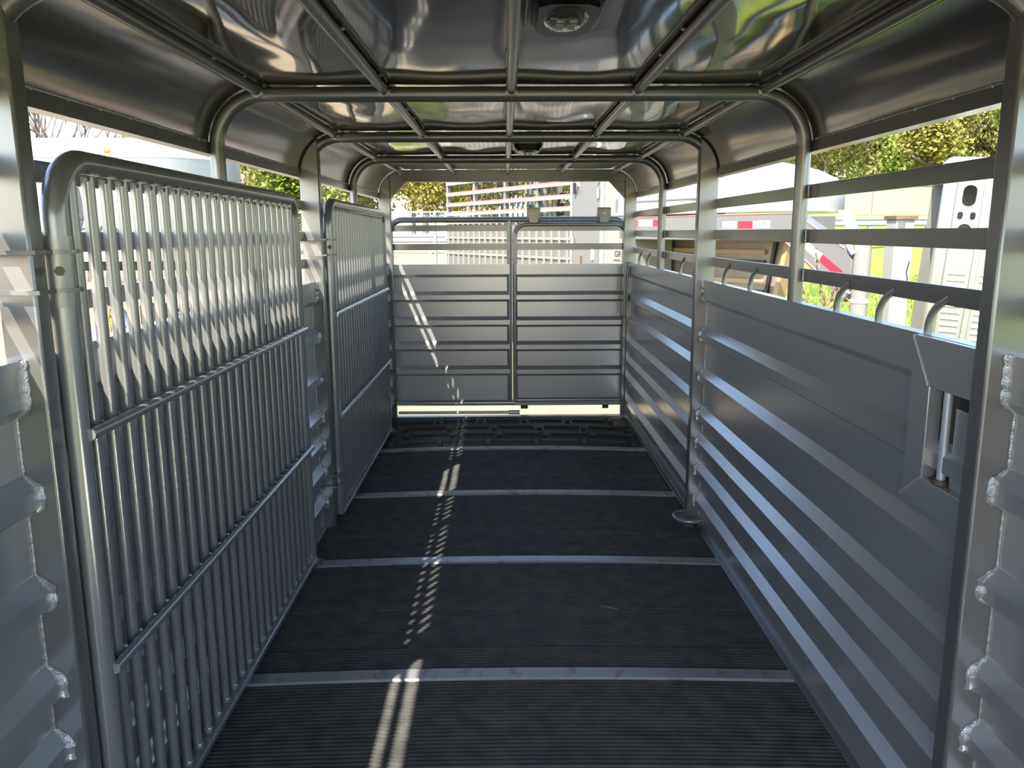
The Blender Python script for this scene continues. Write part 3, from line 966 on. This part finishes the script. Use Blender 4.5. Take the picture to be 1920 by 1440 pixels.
# ------------------------------------------------------------------ silver gooseneck stock trailer across the front
UX, UY = 0.478, -0.878
def stock_trailer():
    t = tag(empty('stock_trailer', (1.0, 12.4, -0.35)), 'silver gooseneck stock trailer with slatted rear, latch door and striped neck', 'trailer')
    t.rotation_euler.z = math.atan2(UY, UX)
    zo = 0.35
    # local: x runs forward along the trailer, -y faces us, y goes away; hence build with y negative outside
    def B(x0, x1, y0, y1, z0, z1, name, m, **k):
        return MB().box(x0, x1, y0, y1, z0 + zo, z1 + zo).build(name, m, t, **k)
    W = 2.0
    B(-4.6, 0, 0.0, 0.03, -0.1, 1.70, 'side_panel', M['silver'])
    B(-4.6, 0, W - 0.03, W, -0.1, 1.70, 'side_panel', M['silver'])
    B(-4.6, 0.8, 0.0, W, -0.25, -0.1, 'deck', M['dark'])
    B(-4.6, 0.8, 0.0, W, 2.62, 2.70, 'roof_sheet', M['cap'])
    rib = MB().box(-0.022, 0.022, -0.035, 0.0, -0.1 + zo, 1.70 + zo).mesh('rib', M['silver2'])
    for i in range(20):
        put('rib', rib, t, loc=(-4.45 + i * 0.23, 0, 0))
    for z in (0.5, 1.08, 1.38, 1.66):
        B(-4.6, 0, -0.03, 0.0, z, z + 0.035, 'side_rail', M['silver2'])
    for z in (1.82, 2.0, 2.2, 2.41):
        B(-4.6, 0, 0.0, 0.03, z, z + 0.07, 'slat', M['silver2'])
        B(-4.6, 0, W - 0.03, W, z, z + 0.07, 'slat', M['silver2'])
        MB().box(-4.6, 0, -0.004, 0.0, z + 0.058 + zo, z + 0.07 + zo).build('pinstripe', M['pink'], t)
    for x in (-4.6, -3.4, -2.2, -1.1, 0.0):
        B(x - 0.04, x + 0.04, 0.03, 0.10, -0.1, 2.65, 'post', M['paint'])
        B(x - 0.04, x + 0.04, W - 0.1, W - 0.03, -0.1, 2.65, 'post', M['paint'])
    bar = MB().box(-0.013, 0.013, -0.013, 0.013, 0 + zo, 2.45 + zo).mesh('gate_bar', M['silver'])
    for i in range(16):
        put('gate_bar', bar, t, loc=(-3.3, 0.15 + i * 0.11, 0))
    for z in (0.1, 1.3, 2.45):
        B(-3.33, -3.27, 0.1, W - 0.1, z, z + 0.05, 'gate_rail', M['silver'])
    # hanging tube frame inside
    MB().tube([(-0.25, 1.0, 0 + zo), (-0.25, 1.0, 2.0 + zo), (-0.35, 1.0, 2.12 + zo), (-1.9, 1.0, 2.12 + zo), (-2.0, 1.0, 2.0 + zo), (-2.0, 1.0, 0 + zo)], 0.035, 8).build('inner_gate', M['paint'], t)
    # tack-room door with latch and hinges
    B(0, 0.755, 0.0, 0.04, -0.1, 2.62, 'door', M['silver'])
    dr_ = t.children[-1]
    B(0.755, 0.84, -0.02, 0.05, -0.1, 2.62, 'corner_trim', M['cap'])
    B(-0.03, 0.02, -0.02, 0.04, -0.1, 2.62, 'corner_trim', M['cap'])
    MB().prism([(0.12, 2.05 + zo), (0.175, 2.17 + zo), (0.12, 2.30 + zo), (0.075, 2.17 + zo)], -0.03, 0.0, 'y').build('latch_plate', M['alu'], dr_)
    MB().box(0.10, 0.14, -0.055, -0.03, 2.06 + zo, 2.22 + zo).build('latch_handle', M['dark'], dr_)
    for x, z in ((0.70, 2.20), (0.70, 1.98), (0.05, 1.28)):
        MB().tube([(x, -0.02, z + zo), (x, -0.02, z + 0.14 + zo)], 0.022, 8).build('hinge', M['cap'], dr_)
    MB().box(0.55, 0.58, -0.03, 0, 1.1 + zo, 1.32 + zo).build('door_handle', M['wtape'], dr_)
    # front body and nose
    B(0.84, 1.16, 0.0, W, -0.2, 2.62, 'front_body', M['silver2'])
    B(1.16, 1.50, 0.0, 0.70, -0.2, 1.74, 'front_locker', M['silver2'])
    fp = [(1.1, 0.0), (2.6, 0.0), (3.1, 0.05), (3.5, 0.2), (3.85, 0.5), (4.02, 0.85), (3.98, 1.15), (3.7, 1.5), (3.3, 1.78), (2.8, 1.95), (1.1, 2.0)]
    lv = [(1.72, 1.0, 1.0), (1.95, 1.0, 1.0), (2.10, 0.93, 0.98), (2.22, 0.75, 0.94), (2.33, 0.45, 0.88), (2.42, 0.1, 0.78), (2.46, -0.2, 0.6)]
    m = MB()
    n = len(fp)
    vs = [(2.4 + (u - 2.4) * f if u > 2.4 else u, 1 + (w - 1) * g, z + zo) for z, f, g in lv for u, w in fp]
    fs = [(i * n + j, i * n + (j + 1) % n, (i + 1) * n + (j + 1) % n, (i + 1) * n + j) for i in range(len(lv) - 1) for j in range(n)]
    m.add(vs, fs + [tuple(range(n)), tuple((len(lv) - 1) * n + j for j in range(n))])
    m.build('nose_cap', M['cap'], t, 50)
    # rounded window recess lines
    for x0, x1, z0, z1 in ((1.25, 2.9, 1.90, 2.30),):
        p = [(x0 + 0.15, -0.002, z0), (x1 - 0.15, -0.002, z0)] + [(x1 - 0.15 + 0.15 * math.sin(R(a)), -0.002, z0 + 0.15 - 0.15 * math.cos(R(a))) for a in range(15, 91, 15)] + [(x1, -0.002, z1 - 0.3)]
        p = [(x0, -0.002, z1), (x0, -0.002, z0 + 0.15)] + [(x0 + 0.15 - 0.15 * math.cos(R(a)), -0.002, z0 + 0.15 - 0.15 * math.sin(R(a))) for a in range(15, 76, 15)] + p
        MB().tube([(a, b + 0.015, c + zo) for a, b, c in p], 0.022, 8).build('recess_trim', M['silver'], t)
    MB().tube([(u, w - 0.012, 1.74 + zo) for u, w in fp[:6]], 0.022, 8).build('rub_rail', M['zinc'], t)
    # neck beam, drop plate and coupler
    nk = [(1.2, 1.40), (4.15, 1.40), (4.98, 0.80), (5.04, 0.95), (5.04, 1.22), (4.95, 1.34), (4.30, 1.70), (1.2, 1.70)]
    MB().prism([(x, z + zo) for x, z in nk], 0.0, 0.14, 'y').build('neck_beam', M['silver'], t, bevel=0.008)
    nb = t.children[-1]
    for a, b in (((1.2, 1.693), (4.29, 1.693)), ((4.29, 1.693), (4.94, 1.335)), ((4.16, 1.408), (5.05, 0.815))):
        MB().tube([(a[0], -0.002, a[1] + zo), (b[0], -0.002, b[1] + zo)], 0.007, 6).build('pinstripe', M['pink'], nb)
    def tape(x0, x1, zc, m, slope=0.0):
        ang = math.atan(slope)
        mx = Matrix.Translation((x0, 0, zc + zo)) @ Matrix.Rotation(-ang, 4, 'Y')
        MB().box(0, (x1 - x0) / math.cos(ang), -0.004, 0.0, -0.04, 0.04, mx).build('reflective_tape', m, nb)
        if m is M['wtape']:
            c = Vector(((x0 + x1) / 2 + 0.05, -0.005, zc + slope * ((x1 - x0) / 2) + zo))
            MB().tube([c + Vector((0.022 * math.cos(R(a)), 0, 0.022 * math.sin(R(a)))) for a in range(0, 300, 30)], 0.004, 5).build('tape_mark', M['ink'], nb)
    tape(1.40, 1.62, 1.615, M['red']); tape(1.62, 1.93, 1.615, M['wtape']); tape(1.93, 2.19, 1.615, M['red'])
    tape(3.22, 3.46, 1.578, M['wtape']); tape(3.46, 3.70, 1.578, M['red']); tape(3.70, 3.95, 1.578, M['wtape'])
    tape(4.42, 4.66, 1.385, M['wtape'], -0.62); tape(4.66, 4.92, 1.236, M['red'], -0.62)
    MB().tube([(5.10, 0.07, -0.3 + zo), (5.10, 0.07, 1.42 + zo)], 0.082, 18).build('coupler_tube', M['silver2'], t)
    cp = t.children[-1]
    MB().tube([(5.10, 0.07, 0.80 + zo), (5.10, 0.07, 0.84 + zo)], 0.088, 18).build('collar', M['zinc'], cp)
    MB().tube([(5.07, -0.03, 0.9 + zo), (5.03, -0.06, 0.92 + zo), (5.00, -0.05, 0.86 + zo)], 0.014, 8).build('clip', M['zinc'], cp)
    MB().tube([(5.06, -0.01, 1.28 + zo), (5.02, -0.02, 1.34 + zo), (4.98, -0.01, 1.40 + zo)], 0.025, 8).build('hook', M['zinc'], cp)
    MB().box(4.12, 4.44, 0.2, 0.45, 1.38 + zo, 1.66 + zo).build('battery_box', M['silver'], t)
    MB().box(4.15, 4.25, 0.194, 0.20, 1.50 + zo, 1.62 + zo).build('box_sticker', M['wtape'], t.children[-1])
    MB().prism([(4.60, 1.72 + zo), (4.70, 1.72 + zo), (5.02, 1.25 + zo), (4.90, 1.25 + zo)], 0.28, 0.34, 'y').build('nose_strut', M['galv'], t)
    # tandem wheels
    for x in (-2.6, -1.7):
        MB().tube([(x, 0.05, 0.05), (x, 0.28, 0.05)], 0.36, 20).build('tyre', M['dark'], t)
    # badge
    o = put('badge_lettering', text_mesh('badge_lettering', 'GR', 0.115, M['ink']), t)
    o.location = (1.10, -0.004, 1.16 + zo)
    o.rotation_euler = (R(90), 0, 0)
    MB().box(1.09, 1.24, -0.005, 0.0, 1.115 + zo, 1.122 + zo).box(1.08, 1.25, -0.005, 0.0, 1.098 + zo, 1.104 + zo).build('badge_rule', M['ink'], t)
    # hose tap on the front of the door
    MB().tube([(0.25, -0.02, 1.15 + zo), (0.25, -0.02, 1.02 + zo), (0.40, -0.03, 0.96 + zo)], 0.02, 8).build('tap', M['rchain'], t)
    return t
stock_trailer()

# brown dump body standing behind the neck
db = tag(empty('dump_body', (2.74, 10.85, -0.3)), 'brown steel dump body with tan edges behind the striped neck', 'dump body')
db.rotation_euler.z = math.atan2(UY, UX)
MB().prism([(-1.0, 0.35), (1.02, 0.35), (1.34, 1.85), (-0.96, 1.85)], 0.0, 0.06, 'y').build('side_sheet', M['brown'], db)
for z in (0.75, 1.15, 1.52):
    MB().box(-0.93, 0.98, -0.035, 0.0, z, z + 0.06).build('side_rib', M['tan'], db, bevel=0.004)
    MB().box(-0.93, 0.98, -0.03, 0.0, z - 0.10, z - 0.07).build('side_groove', M['dark'], db)
MB().prism([(1.02, 0.35), (1.09, 0.35), (1.41, 1.85), (1.34, 1.85)], -0.05, 0.10, 'y').build('end_edge', M['tan'], db)
MB().prism([(-1.0, 0.35), (-0.95, 0.35), (-0.90, 1.85), (-0.96, 1.85)], -0.05, 0.10, 'y').build('end_edge', M['tan'], db)
MB().prism([(0.88, 0.35), (0.93, 0.35), (1.20, 1.85), (1.15, 1.85)], -0.04, 0.0, 'y').build('stake', M['dark'], db)
MB().box(-0.95, 1.0, 0.06, 1.1, 0.30, 0.40).build('bed', M['dark'], db)
for x in (-0.7, 0.8):
    MB().box(x - 0.05, x + 0.05, 0.3, 0.4, -0.3, 0.35).build('stand_leg', M['dark'], db)
jk = tag(empty('trailer_jack', (2.92, 8.1, -0.5)), 'small zinc screw jack standing on the grass beside the brown dump body', 'jack')
MB().tube([(0, 0, 0), (0, 0, 1.25)], 0.028, 10).build('jack_tube', M['zinc'], jk)
MB().tube([(-0.12, 0, 1.26), (0.0, 0, 1.29), (0.08, 0, 1.26)], 0.022, 8).build('jack_head', M['zinc'], jk)
MB().box(-0.09, 0.09, -0.09, 0.09, 0, 0.015).build('jack_foot', M['zinc'], jk)
RL = link_mesh(M['rchain'], 1.35)
chain([(2.86, 7.86, 1.36), (2.84, 7.8, 1.12), (2.87, 7.76, 0.86), (2.98, 7.74, 0.70), (3.10, 7.74, 0.72), (3.20, 7.72, 0.84)], RL, 0.060, 'rusty safety chain looping low under the sloping end of the striped neck', 'rusty chains')
chain([(3.00, 7.84, 1.28), (3.03, 7.78, 1.0), (3.08, 7.76, 0.80), (3.14, 7.74, 0.86), (3.18, 7.72, 1.02)], RL, 0.060, 'rusty chain in a short loop under the neck, close to coupler tube', 'rusty chains')

# ------------------------------------------------------------------ punched aluminium hog trailer beyond the grass
def plate_with_holes(outer, holes, th):
    cu = bpy.data.curves.new('tmp', 'CURVE')
    cu.dimensions = '2D'
    cu.fill_mode = 'BOTH'
    cu.extrude = th / 2
    for lp in [outer] + holes:
        s = cu.splines.new('POLY')
        s.points.add(len(lp) - 1)
        for i, (a, b) in enumerate(lp):
            s.points[i].co = (a, b, 0, 1)
        s.use_cyclic_u = True
    o = bpy.data.objects.new('tmp', cu)
    COL.objects.link(o)
    dg = bpy.context.evaluated_depsgraph_get()
    me = bpy.data.meshes.new_from_object(o.evaluated_get(dg))
    bpy.data.objects.remove(o)
    bpy.data.curves.remove(cu)
    me.transform(Matrix.Rotation(R(90), 4, 'X'))
    return me
def rhole(cx, cz, w, h, r):
    r = min(r, w / 2, h / 2)
    out = []
    for sx, sz, a0 in ((1, 1, 0), (-1, 1, 90), (-1, -1, 180), (1, -1, 270)):
        for i in range(5):
            a = R(a0 + 90 * i / 4)
            out.append((cx + sx * (w / 2 - r) + r * math.cos(a), cz + sz * (h / 2 - r) + r * math.sin(a)))
    return out
def hog_trailer():
    t = tag(empty('hog_trailer', (4.34, 8.95, -0.35)), 'bright aluminium livestock trailer with punched round holes and louvred lower sheets', 'trailer')
    t.rotation_euler = (0, R(3.4), R(-24))
    zo = 0.35
    PW = 0.25
    holes = [rhole(0.125, 1.90 + zo, 0.14, 0.23, 0.065), rhole(0.065, 1.69 + zo, 0.062, 0.09, 0.03), rhole(0.185, 1.69 + zo, 0.062, 0.09, 0.03), rhole(0.125, 1.50 + zo, 0.14, 0.22, 0.065)]
    me = plate_with_holes([(0, 1.25 + zo), (PW, 1.25 + zo), (PW, 2.12 + zo), (0, 2.12 + zo)], holes, 0.006)
    me.materials.append(M['alu'])
    me.name = 'punched_sheet'
    low = MB().box(0, PW, -0.003, 0.003, -0.2 + zo, 1.25 + zo).mesh('lower_sheet', M['alu'])
    lou = MB().prism([(-0.020, 0.0), (-0.003, 0.028), (0.0, 0.028), (0.0, 0.0)], 0.035, 0.215, 'x').mesh('louvre', M['alu'])
    rim_me = []
    for h in holes:
        rim_me.append(MB().tube([(a, -0.004, b) for a, b in h], 0.007, 5, closed=True).mesh('hole_rim', M['alu']))
    for i in range(8):
        x = 0.38 + i * (PW + 0.06)
        put('punched_sheet', me, t, loc=(x, 0, 0))
        put('lower_sheet', low, t, loc=(x, 0, 0))
        for r_ in rim_me:
            put('hole_rim', r_, t, loc=(x, 0, 0))
        for j in range(17):
            put('louvre', lou, t, loc=(x, 0, -0.05 + zo + j * 0.07))
        MB().box(x + PW, x + PW + 0.06, -0.030, 0.01, -0.2 + zo, 2.12 + zo).build('channel_post', M['alu'], t, bevel=0.006)
        rv = MB()
        for j in range(26):
            rv.blob((x + PW + 0.012, -0.031, -0.1 + zo + j * 0.085), 0.007, 1, 0.6, 1, 5, 4)
        tag(rv.build('rivets', M['wtape'], t), kind='stuff')
    MB().box(0.24, 0.38, -0.05, 0.05, -0.2 + zo, 2.12 + zo).build('corner_post', M['alu'], t, bevel=0.03)
    MB().box(0.24, 3.0, -0.05, 2.2, 2.12 + zo, 2.30 + zo).build('roof_cap', M['cap'], t, bevel=0.06)
    MB().box(0.26, 3.0, 2.0, 2.05, -0.2 + zo, 2.12 + zo).build('far_side', M['silver'], t)
    MB().box(0.24, 3.0, -0.04, 2.1, -0.35 + zo, -0.2 + zo).build('deck', M['silver'], t)
    for x in (1.2, 2.2):
        MB().tube([(x, -0.1, 0.0), (x, 0.15, 0.0)], 0.22, 18).build('tyre', M['dark'], t)
hog_trailer()
eb = tag(empty('equipment_box', (4.43, 9.2, -0.45)), 'pale blue-white steel box standing against the punched aluminium trailer', 'box')
MB().box(-0.02, 0.19, 0.0, 0.25, 0.12, 2.08).build('body', M['white2'], eb, bevel=0.01)
MB().box(-0.04, 0.21, -0.03, 0.27, 2.08, 2.12).build('lid', M['rchain'], eb)
MB().box(0.0, 0.08, -0.01, 0.0, 1.82, 2.05).build('vent_plate', M['silver'], eb)
MB().tube([(0.16, -0.015, 1.62), (0.13, -0.02, 1.5), (0.15, -0.015, 1.42), (0.15, -0.015, 1.25)], 0.006, 6).build('wire_handle', M['ink'], eb)
MB().box(0.0, 0.17, 0.02, 0.23, 0.0, 0.12).build('plinth', M['dark'], eb)
